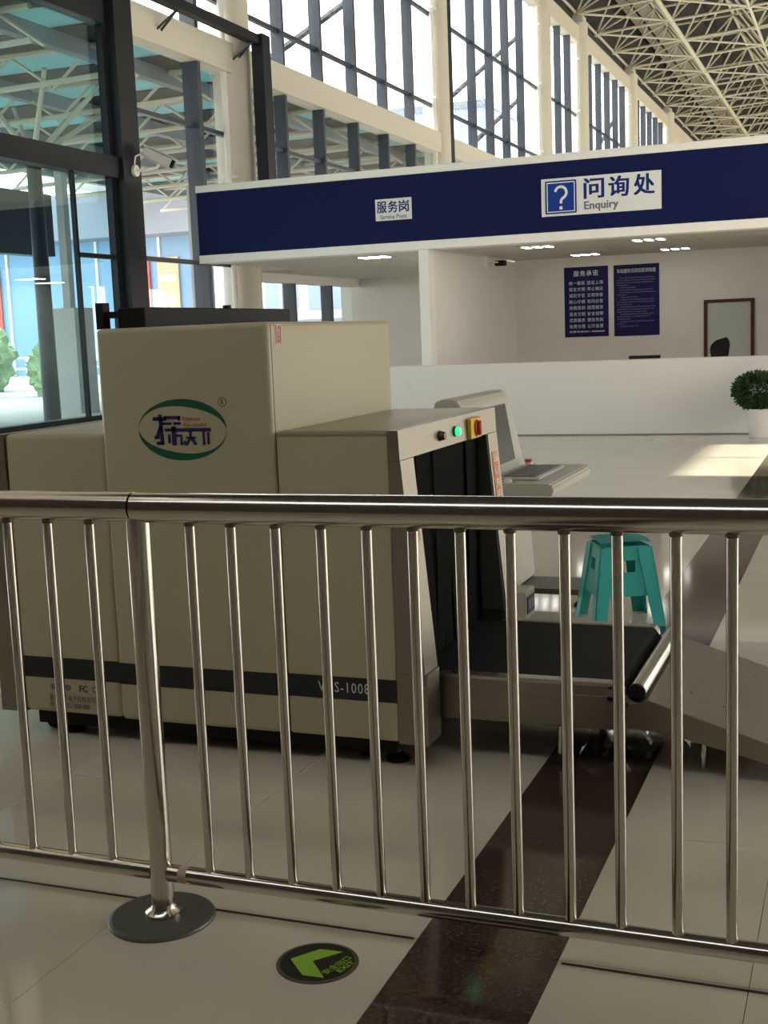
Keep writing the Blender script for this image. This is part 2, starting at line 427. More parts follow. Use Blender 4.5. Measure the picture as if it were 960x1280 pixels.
for (i, j), p in bot.items():
    if (i+1, j) in bot: struts.append((p, bot[i+1, j], .055))
    if (i, j+1) in bot: struts.append((p, bot[i, j+1], .095 if i == 1 else .06))
    if (i, j) in top and i > 0 and (i+1, j+1) in bot and (i+j) % 2: struts.append((p, bot[i+1, j+1], .045))
for (i, j), p in top.items():
    if (i+1, j) in top: struts.append((p, top[i+1, j], .06))
    if (i, j+1) in top: struts.append((p, top[i, j+1], .07))
    for a, b in ((0, 0), (1, 0), (0, 1), (1, 1)): struts.append((p, bot[i+a, j+b], .045))
for j in range(len(Ys)):                      # fan of extra webs from each wall node
    for dy in (-1, 1):
        if (1, j+dy) in bot: struts.append((bot[0, j], bot[1, j+dy], .045))
struts = [(0 if in_view((a+b)/2, 30) else 1, ((a+b)/2-CAM).length, a, b, r) for a, b, r in struts]
struts.sort(key=lambda s: (s[0], s[1]))
mb = MB()
for n, (v, d, a, b, r) in enumerate(struts):
    if v == 0 and n < 290: rod_piece('truss_tube', M['truss'], ceiling, a, b, r)
    else: mb.tube(a, b, r, n=5, caps=False)
tag(mb.build('truss_tube', M['truss'], ceiling, True), kind='stuff')
mb = MB()
for p in list(bot.values()) + list(top.values()): bmesh.ops.create_icosphere(mb.bm, subdivisions=1, radius=.15, matrix=Matrix.Translation(p))
tag(mb.build('node_ball', M['truss'], ceiling, True), kind='stuff')

# ================================================================== ENQUIRY BOOTH
CY = 17.3
fas = thing('booth_fascia', (-4, CY, 2.7), 'long white fascia with navy band carrying the enquiry and service signs', 'fascia')
FX0, FX1 = -9.62, 3.0
MB().box(FX0, FX1, CY+.02, CY+.45, 2.70, 3.85, .01, 1).build('fascia_box', M['offwhite'], fas)
MB().box(FX0, FX1, CY-.005, CY+.03, 2.815, 3.755).build('navy_panel', M['navy'], fas)
MB().box(FX0, FX1, CY-.03, CY+.03, 3.755, 3.86, .008, 1).build('top_trim', M['offwhite'], fas)
MB().box(FX0, FX1, CY-.03, CY+.03, 2.69, 2.815, .008, 1).build('bottom_trim', M['offwhite'], fas)
SY = CY - .005
# big enquiry sign
t = thing('enquiry_sign', (-3.41, SY, 3.03), 'wide white enquiry sign with blue question mark square and lettering on navy fascia', 'sign')
MB().box(-4.225, -2.593, SY-.025, SY, 3.025, 3.53, .003, 1).build('board', M['signwhite'], t)
fy = SY - .025
ic = MB().box(-4.165, -3.735, fy-.006, fy, 3.055, 3.495, .012, 2).build('pictogram', M['signblue'], t)
mb = MB()
def frame_y(mb, x0, x1, z0, z1, w, y0, y1):
    mb.box(x0, x1, y0, y1, z0, z0+w).box(x0, x1, y0, y1, z1-w, z1).box(x0, x0+w, y0, y1, z0+w, z1-w).box(x1-w, x1, y0, y1, z0+w, z1-w)
frame_y(mb, -4.145, -3.755, 3.075, 3.475, .012, fy-.008, fy-.0061)
mb.build('pictogram_border', M['signwhite'], ic)
mb = MB(); qx, qz, qr, qw = -3.95, 3.335, .078, .036
arc = [R(170 - 10*k) for k in range(0, 25)]          # hook of the question mark
mid = [(qx+qr*math.cos(a), qz+qr*math.sin(a)) for a in arc] + [(qx+.004, qz-.105), (qx, qz-.145)]
L_, R_ = [], []
for k, (a, b) in enumerate(mid):
    p0 = mid[max(0, k-1)]; p1 = mid[min(len(mid)-1, k+1)]; d = Vector((p1[0]-p0[0], 0, p1[1]-p0[1])).normalized(); nn = Vector((-d.z, 0, d.x))*qw/2
    L_.append(Vector((a, fy-.008, b))+nn); R_.append(Vector((a, fy-.008, b))-nn)
mb.add(L_+R_, [(k, k+1, len(mid)+k+1, len(mid)+k) for k in range(len(mid)-1)])
mb.build('question_mark', M['signwhite'], ic)
MB().box(qx-.02, qx+.02, fy-.0085, fy-.006, 3.11, 3.15).build('question_dot', M['signwhite'], ic)
for ch, xa in (('问', -3.627), ('询', -3.29), ('处', -2.95)):
    text_on(MB(), ch, (xa, fy, 3.23), EX, EZ, .265, .265, .002, bold=.028).build('character', M['signink'], t)
text_on(MB(), 'Enquiry', (-3.627, fy, 3.055), EX, EZ, .46, .135, .002, bold=.032).build('lettering', M['grey'], t)
# small service sign
t = thing('service_sign', (-6.4, SY, 3.13), 'small white service post sign with blue characters on navy fascia', 'sign')
MB().box(-6.685, -6.13, SY-.02, SY, 3.135, 3.44, .003, 1).build('board', M['signwhite'], t)
fy2 = SY - .02
for ch, xa in (('服', -6.655), ('务', -6.485), ('岗', -6.315)):
    text_on(MB(), ch, (xa, fy2, 3.245), EX, EZ, .145, .16, .002, bold=.022).build('character', M['signink'], t)
text_on(MB(), 'Service Posts', (-6.61, fy2, 3.155), EX, EZ, .41, .062, .002, bold=.02).build('lettering', M['grey'], t)

# booth walls
def wall(name, *a, m='white'):
    o = MB().box(*a).build(name, M[m]); o['kind'] = 'structure'; return o
wall('wall_middle', -6.05, -5.9, CY+.23, 22.05, 0, 2.69)
wall('wall_enquiry', -5.9, 3.0, 22.05, 22.2, 0, 2.9)
wall('wall_service', -10.75, -6.05, 25.5, 25.65, 0, 3.0)
wall('wall_side', 3.01, 3.16, CY, 22.2, 0, 3.85)
wall('trim_1', -6.05, -5.9, CY-.02, CY+.23, 1.036, 2.69, m='offwhite')
# booth ceilings with tiles
M['ceilt'] = mat('ceiling tile', (.62, .60, .56), .7)
for nm, (xa, xb, ya, yb) in (('ceiling_enquiry', (-5.9, 3.0, CY+.46, 22.05)), ('ceiling_service', (-9.6, -6.05, CY+.46, 25.5))):
    c = struct('ceiling', ((xa+xb)/2, (ya+yb)/2, 2.72))
    bpiece('slab', M['white'], c, xa, xb, ya, yb, 2.735, 2.87)
    x = xa
    while x < xb-.05:
        y = ya
        while y < yb-.05:
            bpiece('ceiling_tile', M['ceilt'], c, x+.006, min(x+1.2, xb)-.006, y+.006, min(y+1.2, yb)-.006, 2.715, 2.735)
            y += 1.2
        x += 1.2
# bulkhead over the windows of the service room
bpiece('ceiling_tile', M['ceilt'], c, -10.3, -9.6, 20.8, 25.5, 2.715, 2.735)
bpiece('bulkhead', M['white'], wall_left, WX-.05, -10.3, 20.8, 25.5, 2.55, 2.95)

M['lamp2'] = mat('bright lamp diffuser', (.9, .9, .9), .4, emit=(1, .97, .9), es=24)
def ceiling_lamp(loc, label):
    t = thing('ceiling_lamp', loc, label, 'ceiling lamp', 'recessed ceiling lamps of the booth')
    x, y, z = loc
    MB().box(x-.26, x+.26, y-.26, y+.26, z-.012, z).build('frame', M['lampframe'], t)
    for k in (-1, 0, 1):
        MB().box(x+k*.165-.045, x+k*.165+.045, y-.16, y+.16, z-.018, z-.012).build('diffuser', M['lamp' if x > -6 else 'lamp2'], t)
    return t
for (x, y, l) in ((-4.6, 18.5, 'square ceiling lamp at front left of the enquiry booth ceiling'),
                  (-2.95, 18.45, 'square ceiling lamp at front right of the enquiry booth ceiling'),
                  (-4.45, 21.2, 'square ceiling lamp above the left navy poster'),
                  (-2.95, 21.1, 'square ceiling lamp above and right of the right navy poster'),
                  (-7.2, 18.5, 'front ceiling lamp of the service room left of the white partition'),
                  (-6.6, 19.9, 'ceiling lamp of the service room close beside the white partition edge')):
    ceiling_lamp((x, y, 2.715), l)

# counter
ct = thing('enquiry_counter', (-3, CY, 0), 'long white marbled reception counter below the navy fascia', 'counter')
def marble():
    m = mat('speckled white counter stone', (.74, .70, .65), .35); nt = m.node_tree; b = nt.nodes['Principled BSDF']
    g = nt.nodes.new('ShaderNodeNewGeometry'); n = nt.nodes.new('ShaderNodeTexNoise'); n.inputs['Scale'].default_value = 3.2; n.inputs['Detail'].default_value = 9; n.inputs['Roughness'].default_value = .75
    nt.links.new(g.outputs['Position'], n.inputs['Vector'])
    r = nt.nodes.new('ShaderNodeValToRGB'); e = r.color_ramp.elements
    e[0].position = .26; e[0].color = (.40, .37, .34, 1); e[1].position = .36; e[1].color = (.74, .70, .65, 1)
    nt.links.new(n.outputs['Fac'], r.inputs[0]); nt.links.new(r.outputs[0], b.inputs['Base Color']); return m
M['marble'] = marble()
MB().box(-9.4, 3.0, CY, CY+.22, .012, 1.035, .008, 1).build('front_panel', M['marble'], ct)
MB().box(-9.4, 3.0, CY+.01, CY+.2, 0, .012).build('plinth', M['grey'], ct)
for xa, xb in ((-9.4, -6.06), (-5.89, 2.99)): MB().box(xa, xb, CY+.22, CY+1.15, .72, .76).build('worktop', M['offwhite'], ct)
for x in (-9.2, -6.2, -4.4, -1.0, 2.8): MB().box(x-.03, x+.03, CY+.3, CY+1.1, 0, .72).build('leg', M['offwhite'], ct)
# monitor behind the counter
t = thing('desk_monitor', (-3.0, 18.2, .76), 'black desk monitor barely showing over the counter below the posters', 'monitor')
MB().box(-3.21, -2.76, 18.18, 18.22, .81, 1.065, .008, 1).build('screen_case', M['blackm'], t)
MB().box(-3.02, -2.95, 18.17, 18.2, .77, .9).build('neck', M['blackm'], t)
MB().box(-3.12, -2.85, 18.08, 18.3, .76, .775).build('foot', M['blackm'], t)
MB().box(-3.19, -2.78, 18.22, 18.223, .83, 1.05).build('screen', M['screen'], t)
# posters
PY = 22.05
def poster(x0, x1, z0, z1, label):
    t = thing('wall_poster', ((x0+x1)/2, PY, z0), label, 'poster')
    MB().box(x0, x1, PY-.012, PY, z0, z1).build('sheet', M['navyp'], t)
    return t
t = poster(-5.01, -4.235, 1.33, 2.545, 'navy poster with rows of large white characters, left of the pair')
py = PY - .012
text_on(MB(), '服务承诺', (-4.84, py, 2.385), EX, EZ, .43, .095, .002, bold=.02, spacing=1.25).build('title', M['postwhite'], t)
rowsA = ['统一着装', '语言文明', '诚实守信', '耐心仔细', '热情周到', '语言文明', '优质服务', '收费合理']
rowsB = ['挂证上岗', '举止端庄', '文明待客', '有问必答', '规范程序', '安全保障', '便民利民', '公开监督']
for k in range(8):
    z = 2.235 - k*.1075
    for row, xr in ((rowsA[k], -4.925), (rowsB[k], -4.605)): text_on(MB(), row, (xr, py, z), EX, EZ, .28, .066, .002, bold=.010, spacing=1.12).build('text_line', M['postwhite'], t)
text_on(MB(), '监督电话0851-8888888', (-4.93, py, 1.405), EX, EZ, .625, .035, .002, bold=.02).build('text_line', M['postwhite'], t)
t = poster(-4.135, -3.355, 1.32, 2.54, 'navy poster dense with fine text lines, right of the pair')
text_on(MB(), '车站服务员岗位职责制度', (-4.08, py, 2.40), EX, EZ, .67, .072, .002, bold=.02).build('title', M['postwhite'], t)
pool = '服务旅客安全检查文明礼貌车站候车秩序工作人员规定执行制度负责管理岗位热情周到'
rr = random.Random(3); lens = [25, 28, 27, 8, 12, 24, 26, 7, 13, 25, 27, 11, 26, 27, 22, 25, 24, 10, 25, 6, 14]
mbp = MB()
for k, L in enumerate(lens):
    s = ''.join(rr.choice(pool) for _ in range(L)); ind = .05 if k in (0, 4, 5, 6, 8, 9, 12, 15, 18, 20) else 0
    text_on(mbp, s, (-4.085+ind, py, 2.305-.0415*k-.0), EX, EZ, L*.0236, .022, .002)
mbp.build('text_line', M['postdim'], t)
# framed mirror
t = thing('wall_mirror', (-2.19, PY, .7), 'dark red wooden framed mirror on back wall behind the counter', 'mirror')
mb = MB(); frame_y(mb, -2.606, -1.78, .7, 1.877, .055, PY-.04, PY); mb.build('frame', M['wood'], t)
MB().box(-2.55, -1.835, PY-.015, PY, .755, 1.82).build('mirror_glass', M['mirrorg'], t)
# chair
t = thing('office_chair', (-2.2, 20.6, 0), 'black office chair whose backrest top shows over the counter in front of the mirror', 'chair')
mb = MB(); pts = [(-2.30, .78), (-2.335, 1.02), (-2.345, 1.10), (-2.30, 1.175), (-2.22, 1.225), (-2.16, 1.235), (-2.08, 1.262), (-2.035, 1.17), (-2.05, 1.03), (-2.10, .78)]
mb.prism([(a, 20.56, b) for a, b in pts], (0, .08, 0)); bmesh.ops.bevel(mb.bm, geom=mb.bm.edges[:], offset=.015, segments=2, affect='EDGES')
mb.build('backrest', M['blackm'], t, True)
MB().box(-2.44, -1.98, 20.58, 21.05, .44, .52, .03).build('seat', M['blackm'], t, True)
MB().tube((-2.21, 20.82, .08), (-2.21, 20.82, .45), .03).box(-2.25, -2.17, 20.57, 20.85, .42, .445).box(-2.25, -2.17, 20.57, 20.6, .42, .82).build('gas_lift', M['blackm'], t)
for k in range(5):
    a = k*2*math.pi/5; e = Vector((-2.21+.28*math.cos(a), 20.82+.28*math.sin(a), .06))
    l = MB().tube((-2.21, 20.82, .1), e, .022, .015, 8).build('leg', M['blackm'], t)
    MB().tube(e+Vector((-.02, 0, -.033)), e+Vector((.02, 0, -.033)), .027, n=10).build('caster', M['blackm'], l)
# booth camera
t = thing('security_camera', (-5.9, 20.5, 2.6), 'small dark security camera inside the booth at the top of the white partition', 'camera')
MB().box(-5.9, -5.86, 20.1, 20.2, 2.54, 2.70).build('bracket', M['offwhite'], t)
MB().tube((-5.86, 20.15, 2.62), (-5.72, 20.4, 2.62), .012).build('arm', M['offwhite'], t)
MB().box(-5.8, -5.62, 20.36, 20.5, 2.56, 2.65, .02).build('housing', M['blackm'], t)
# potted plant
t = thing('potted_plant', (-1.30, 16.85, 0), 'bushy green plant in a white pot before the counter at right edge', 'plant')
MB().lathe((-1.30, 16.85, 0), [(.115, 0), (.125, .02), (.15, .20), (.175, .36), (.185, .37), (.16, .355), (.15, .33)], 20).build('pot', M['pot'], t, True)
MB().lathe((-1.30, 16.85, .3), [(.15, 0), (.15, .02)], 16).build('soil', M['soil'], t)
mb = MB(); rr = random.Random(5)
for k in range(16):
    a = rr.uniform(0, 6.28); e = Vector((-1.30+.2*math.cos(a), 16.85+.2*math.sin(a), rr.uniform(.5, .75)))
    mb.tube((-1.30+.05*math.cos(a), 16.85+.05*math.sin(a), .31), e, .007, .004, 5)
mb.build('stem', M['leaf'], t)
mb = MB()
for k in range(2600):
    d = Vector((rr.gauss(0, 1), rr.gauss(0, 1), rr.gauss(0, 1))).normalized(); q = rr.uniform(.15, 1.0)**.4
    c = Vector((-1.30 + d.x*.31*q, 16.85 + d.y*.31*q, .60 + d.z*.235*q))
    if c.z < .40: c.z = .40 + rr.uniform(-.05, .1)
    u = (d + Vector((rr.uniform(-.6, .6), rr.uniform(-.6, .6), rr.uniform(-.5, .3)))).normalized(); s = u.orthogonal().normalized() * rr.uniform(.010, .018)
    L = rr.uniform(.05, .085); nn = u.cross(s).normalized()
    mb.add([c, c+u*L*.5+s+nn*.006, c+u*L, c+u*L*.5-s+nn*.006], [(0, 1, 2, 3)])
tag(mb.build('foliage', M['leaf'], t), kind='stuff')
# wall CCTV at left
t = thing('security_camera', (-10.19, 16.5, 4.05), 'beige bullet security camera on the dark post at upper left', 'camera')
BX, BY = -10.195, 16.50
MB().tube((BX, BY, 4.05), (BX+.045, BY, 4.05), .085, n=16).build('base', M['offwhite'], t, True)
MB().sweep([(BX+.04, BY, 4.05), (BX+.15, BY+.06, 4.06), (BX+.28, BY+.16, 4.09), (BX+.33, BY+.2, 4.15)], .024).build('arm', M['offwhite'], t, True)
rot = (Vector((.62, .30, -.34))).to_track_quat('X', 'Z').to_matrix()
c0 = Vector((BX+.30, BY+.2, 4.24)); d = rot @ Vector((1, 0, 0))
MB().box(c0.x-.24, c0.x+.20, c0.y-.075, c0.y+.075, c0.z-.07, c0.z+.07, .02, 2, rot=rot).build('housing', M['lampframe'], t, True)
MB().tube(c0+d*.205, c0+d*.25, .06, n=14).build('lens', M['blackm'], t, True)
MB().box(c0.x-.26, c0.x+.29, c0.y-.085, c0.y+.085, c0.z+.072, c0.z+.09, .004, 1, rot=rot, pivot=c0).build('sun_hood', M['lampframe'], t)
MB().sweep([(BX+.01, BY, 4.13), (BX+.02, BY+.02, 4.26), (BX+.10, BY+.09, 4.31)], .013).build('cable', M['offwhite'], t, True)

# ================================================================== X-RAY SCANNER
F = 3.88; BK = 5.05; ZB = .105; ZT = 1.183
sc = thing('luggage_scanner', (-2.25, 4.45, 0), 'large beige x-ray luggage scanner with tall centre block and outfeed belt', 'scanner')
MB().box(-2.600, -1.909, F-.012, BK, ZB, 1.560, .020, 3).build('centre_housing', M['beige'], sc, True)
MB().box(-3.045, -2.604, F, BK, ZB, ZT, .022, 3).build('tunnel_housing', M['beige'], sc, True)
mb = MB().box(-1.905, -1.60, F+.03, BK-.03, ZB, ZT-.03, .0)
mb.box(-1.905, -1.489, F, F+.03, ZB, ZT, .012, 2).box(-1.905, -1.489, BK-.03, BK, ZB, ZT, .012, 2).box(-1.905, -1.489, F, BK, ZT-.03, ZT, .012, 2)
mb.build('tunnel_housing', M['beige'], sc, True)
MB().box(-1.600, -1.489, F+.03, BK-.03, ZB+.005, .28).build('tunnel_floor', M['inner'], sc)
# black band along the foot
for a, b, y in ((-3.043, -2.606, F), (-2.598, -1.911, F-.012), (-1.903, -1.491, F)):
    MB().box(a, b, y-.002, y+.001, .245, .326).build('stripe_band', M['black'], sc)
text_on(MB(), 'VXS-10080', (-1.785, F-.002, .270), EX, EZ, .218, .037, .001, bold=.004, spacing=1.15).build('model_lettering', M['bandtext'], sc)
text_on(MB(), '重庆天下电子科技有限公司\n电话：400-1888-888', (-2.925, F-.001, .128), EX, EZ, .25, .052, .001).build('maker_lettering', M['print'], sc)
for mk, xm, bo in (('FC', -2.785, .03), ('CE', -2.728, .01)): text_on(MB(), mk, (xm, F-.001, .198), EX, EZ, .036, .024, .001, bold=bo).build('approval_mark', M['print'], sc)
for k in range(3): MB().tube((-2.905+k*.033, F-.0015, .21), (-2.905+k*.033, F, .21), .013, n=14).build('approval_seal', M['grey'], sc)
# logo (crop pixel outline -> metres on the front of the centre block)
LY = F - .012
def lp(x, y): return Vector((-2.4415 + (x-110)*.000481, LY-.0008, 1.3035 - (y-135)*.000423))
for sgn in (0, 1):
    mb = MB(); out = []; inn = []
    N = 36
    for k in range(N+1):
        th = math.pi*k/N; tt = 88*max(0, math.sin(th))**.75*(.70+.38*math.cos(th))
        a = th + sgn*math.pi
        cx, cy = 482, 392
        def P(rx, ry): return lp(cx+rx*math.cos(a), cy-ry*math.sin(a))
        out.append(P(372, 258)); inn.append(P(372-tt*.55, 258-tt))
    vs = out + inn
    mb.add(vs, [(k, k+1, N+2+k, N+1+k) for k in range(N)]).build('logo_crescent', M['logogreen'], sc)
mb = MB()
def bar(*pts): mb.prism([lp(*p) for p in pts], (0, -.0012, 0))
def rect(x0, y0, x1, y1): bar((x0, y0), (x1, y0), (x1, y1), (x0, y1))
rect(240, 283, 332, 314); bar((285, 262), (318, 262), (326, 515), (298, 515)); rect(262, 490, 322, 518)
bar((292, 350), (318, 352), (285, 465), (248, 465)); rect(245, 440, 268, 466)
rect(335, 276, 472, 300); rect(335, 276, 356, 314); rect(450, 276, 472, 314); rect(322, 328, 396, 349); rect(412, 328, 474, 349)
rect(335, 378, 722, 406); rect(393, 362, 430, 522); rect(360, 430, 382, 504); bar((432, 430), (462, 430), (462, 450), (432, 450))
rect(462, 430, 482, 520); bar((482, 500), (508, 478), (512, 500), (490, 520))
rect(512, 450, 592, 468); bar((540, 405), (562, 405), (562, 460), (540, 460)); bar((540, 460), (562, 460), (520, 520), (496, 520)); bar((550, 470), (572, 462), (604, 512), (580, 522))
rect(650, 405, 671, 522); rect(688, 415, 709, 516)
mb.build('logo_characters', M['logoblue'], sc)
mb = MB()
for s_, x0, x1, y0, y1 in (('Explore', 492, 640, 284, 322), ('the world', 492, 685, 334, 364)):
    a = lp(x0, y1); b = lp(x1, y0); text_on(mb, s_, a, EX, EZ, b.x-a.x, b.z-a.z, .001, bold=.015)
mb.build('logo_lettering', M['logored'], sc)
mb = MB(); N = 24; o = lp(828, 166)
vs = [o + Vector((r*.0165*math.cos(2*math.pi*k/N), 0, r*.0165*math.sin(2*math.pi*k/N))) for r in (1, .86) for k in range(N)]
mb.add(vs, [(k, (k+1) % N, N+(k+1) % N, N+k) for k in range(N)])
text_on(mb, 'R', o + Vector((-.005, 0, -.0095)), EX, EZ, .011, .019, .0, bold=.01)
mb.build('trademark_sign', M['print'], sc)
# warning sticker on the block's right side
st = MB().box(-1.909, -1.908, 3.925, 3.978, 1.478, 1.552).build('warning_sticker', M['sticker'], sc)
MB().box(-1.908, -1.9075, 3.931, 3.937, 1.485, 1.548).box(-1.908, -1.9075, 3.966, 3.972, 1.485, 1.548).build('sticker_border', M['stickred'], st)
text_on(MB(), '当\n心\n电\n离', (-1.908, 3.943, 1.487), EY, EZ, .018, .058, .001, bold=.02).build('sticker_lettering', M['stickred'], st)
MB().box(-1.9093, -1.908, 3.892, 3.895, .12, 1.55).build('panel_seam', M['seam'], sc)

# stainless end frames (right one modelled open, left one mirrored)
def end_frame(sx, xo):
    """sx=+1: frame at +X end, xo = x of the plane where it meets the beige panels"""
    def X(d): return xo + sx*d
    t = MB()
    t.prism([(X(0), F, ZT), (X(.036), F, ZT), (X(.040), F, 1.083), (X(0), F, 1.083)], (0, BK-F, 0))
    beam = t.build('end_beam', M['brush'], sc)
    for (ya, yb) in ((F, 4.012), (4.918, BK)):
        MB().prism([(X(0), ya, .35), (X(.104), ya, .35), (X(.041), ya, 1.081), (X(0), ya, 1.081)], (0, yb-ya, 0)).build('end_post', M['brush'], sc)
        MB().box(min(X(0), X(.109)), max(X(0), X(.109)), ya, yb, ZB-.005, .348).build('end_foot', M['brush'], sc)
    return X
X = end_frame(1, -1.489); end_frame(-1, -3.045)
MB().box(-3.12, -3.05, 4.013, 4.917, .11, 1.08).build('end_infill', M['inner'], sc)
MB().box(-1.599, -1.491, F+.031, F+.11, .285, 1.15).box(-1.599, -1.491, BK-.11, BK-.031, .285, 1.15).build('tunnel_lining', M['inner'], sc)
MB().prism([(-1.489, 4.0125, .35), (-1.392, 4.0125, .35), (-1.452, 4.0125, 1.08), (-1.489, 4.0125, 1.08)], (0, .01, 0)).build('post_lining', M['inner'], sc)
MB().prism([(-1.489, 4.9075, .35), (-1.392, 4.9075, .35), (-1.452, 4.9075, 1.08), (-1.489, 4.9075, 1.08)], (0, .01, 0)).build('post_lining', M['inner'], sc)
# lead curtain strips
n = 9; w = (4.907-4.023)/n
for k in range(n):
    a = 4.023 + k*w; xx = -1.488 + .006*(k % 2) + .004*math.sin(k*2.1)
    mb = MB(); seg = 5; vs = []
    for i in range(seg+1):
        z = 1.083 + (.315-1.083)*i/seg; dx = .008*math.sin(i*1.1+k*1.7)*i/seg
        for (yy, xq) in ((a+.002, 0), (a+w-.002, 0), (a+w-.002, -.004), (a+.002, -.004)): vs.append((xx+dx+xq, yy, z))
    fs = []
    for i in range(seg):
        for q in range(4): fs.append((4*i+q, 4*i+(q+1) % 4, 4*i+4+(q+1) % 4, 4*i+4+q))
    fs += [(0, 1, 2, 3), (4*seg, 4*seg+3, 4*seg+2, 4*seg+1)]
    mb.add(vs, fs).build('curtain_strip', M['curtain'], sc)
# controls on the end beam
def button(y, z, r, material, name):
    b = MB().tube((-1.452, y, z), (-1.444, y, z), r*1.15, n=16).build(name, M['inner'], sc, True)
    MB().tube((-1.444, y, z), (-1.428, y, z), r, r*.85, 16).build('lens', M[material], b, True); return b
tag(button(4.309, 1.128, .017, 'redoff', 'indicator_light'), 'red indicator light, unlit')
tag(button(4.489, 1.129, .017, 'green', 'indicator_light'), 'green indicator light, lit')
es = MB().box(-1.453, -1.432, 4.645, 4.785, 1.083, 1.165, .006, 2).build('emergency_stop', M['yellow'], sc); tag(es, 'yellow emergency stop box')
MB().tube((-1.432, 4.715, 1.124), (-1.426, 4.715, 1.124), .033, n=20).box(-1.426, -1.412, 4.706, 4.724, 1.096, 1.152, .003, 1).build('stop_knob', M['redp'], es, True)
# orange stickers on the posts
def post_sticker(ya, yb, za, zb_, chars):
    def xp(z): return -1.489 + .041 + (1.081-z)*.0862 + .0012
    s = MB().prism([(xp(za), ya, za), (xp(za), yb, za), (xp(zb_), yb, zb_), (xp(zb_), ya, zb_)], (.0008, 0, 0)).build('caution_sticker', M['orange'], sc)
    V = Vector((xp(zb_)-xp(za), 0, zb_-za)).normalized(); mb = MB(); h = (zb_-za)/len(chars)
    for i, ch in enumerate(chars):
        z = zb_ - (i+.85)*h; text_on(mb, ch, (xp(z)+.001, ya+.012, z), EY, V, (yb-ya)-.024, h*.7, .001, bold=.02)
    mb.build('sticker_lettering', M['postw'], s)
post_sticker(4.945, 5.02, .80, 1.005, '当心夹手')
post_sticker(3.93, 3.985, .80, .90, '小心')
MB().box(-3.02, -1.52, F+.05, BK-.05, .045, ZB).build('undercarriage_shade', M['blackm'], sc)  # added dark block, stands in for the shade under the scanner
# casters
def caster(x, y):
    c = MB().box(x-.03, x+.03, y-.03, y+.03, .088, ZB).tube((x, y, .06), (x, y, .09), .012).box(x-.028, x-.022, y-.02, y+.03, .03, .09).box(x+.022, x+.028, y-.02, y+.03, .03, .09).build('caster', M['chrome'], sc)
    MB().tube((x-.02, y+.015, .0375), (x+.02, y+.015, .0375), .0375, n=16).build('wheel', M['blackm'], c, True)
def level_foot(x, y):
    c = MB().tube((x, y, .02), (x, y, ZB), .011, n=10).build('levelling_foot', M['chrome'], sc, True)
    MB().lathe((x, y, 0), [(.045, 0), (.045, .012), (.014, .03)], 16).build('foot_pad', M['blackm'], c, True)
for x in (-3.0, -1.66): caster(x, 4.0); caster(x, 4.9)
for x in (-2.91, -1.54): level_foot(x, 4.0); level_foot(x, 4.9)
# outfeed conveyor
MB().box(-1.40, -.738, 4.052, 4.090, .15, .270, .004, 1).box(-1.40, -.80, 4.052, 4.090, .268, .300).build('conveyor_rail', M['brush'], sc)
MB().box(-1.40, -.738, 4.890, 4.928, .15, .270, .004, 1).box(-1.40, -.80, 4.890, 4.928, .268, .300).build('conveyor_rail', M['brush'], sc)
MB().box(-1.40, -.79, 4.046, 4.10, .300, .314, .004, 2).prism([(-.79, 4.046, .314), (-.772, 4.046, .310), (-.760, 4.046, .297), (-.756, 4.046, .275), (-.764, 4.046, .275), (-.768, 4.046, .292), (-.779, 4.046, .303), (-.79, 4.046, .304)], (0, .054, 0)).build('edge_trim', M['sheet'], sc)
MB().box(-1.40, -.79, 4.88, 4.934, .300, .314, .004, 2).prism([(-.79, 4.88, .314), (-.772, 4.88, .310), (-.760, 4.88, .297), (-.756, 4.88, .275), (-.764, 4.88, .275), (-.768, 4.88, .292), (-.779, 4.88, .303), (-.79, 4.88, .304)], (0, .054, 0)).build('edge_trim', M['sheet'], sc)
mb = MB(); prof = [(-1.52, .310)] + [(-.80+.055*math.sin(a), .255+.055*math.cos(a)) for a in [R(k*15) for k in range(13)]] + [(-1.52, .20)]
mb.prism([(a, 4.095, b) for a, b in prof], (0, .79, 0)).build('belt', M['rubber'], sc, True)
MB().box(-.80, -.742, 4.054, 4.085, .26, .295).build('bearing_plate', M['sheet'], sc)
rl = MB().tube((-.703, 4.066, .285), (-.703, 4.918, .285), .030, n=20).build('end_roller', M['steel'], sc, True)
for ya in (4.052, 4.916): MB().tube((-.703, ya, .285), (-.703, ya+.016, .285), .031, n=16).build('roller_cap', M['blackm'], rl, True)
MB().box(-.80, -.69, 4.052, 4.060, .25, .27).box(-.80, -.69, 4.92, 4.928, .25, .27).build('roller_bracket', M['sheet'], sc)
for (x, y) in ((-.975, 4.13), (-.975, 4.85)):
    c = MB().tube((x, y, .02), (x, y, .16), .016, n=12).build('support_leg', M['chrome'], sc, True)
    MB().lathe((x, y, 0), [(.04, 0), (.04, .012), (.02, .03)], 16).build('foot_pad', M['blackm'], c, True)

# long black box on top of the centre block
t = thing('black_box_beam', (-2.5, 4.5, 1.56), 'long black metal box lying on top of the scanner centre block', 'box')
MB().box(-2.552, -2.436, 3.95, 5.18, 1.56, 1.633, .004, 1).build('body', M['blackm'], t)
MB().box(-2.635, -2.552, 3.95, 3.97, 1.598, 1.622).build('bracket', M['blackm'], t)
MB().box(-2.637, -2.606, 3.94, 3.985, 1.56, 1.655).build('end_plate', M['blackm'], t)
MB().tube((-2.5, 4.7, 1.633), (-2.5, 4.7, 1.648), .018, n=12).build('knob', M['blackm'], t)

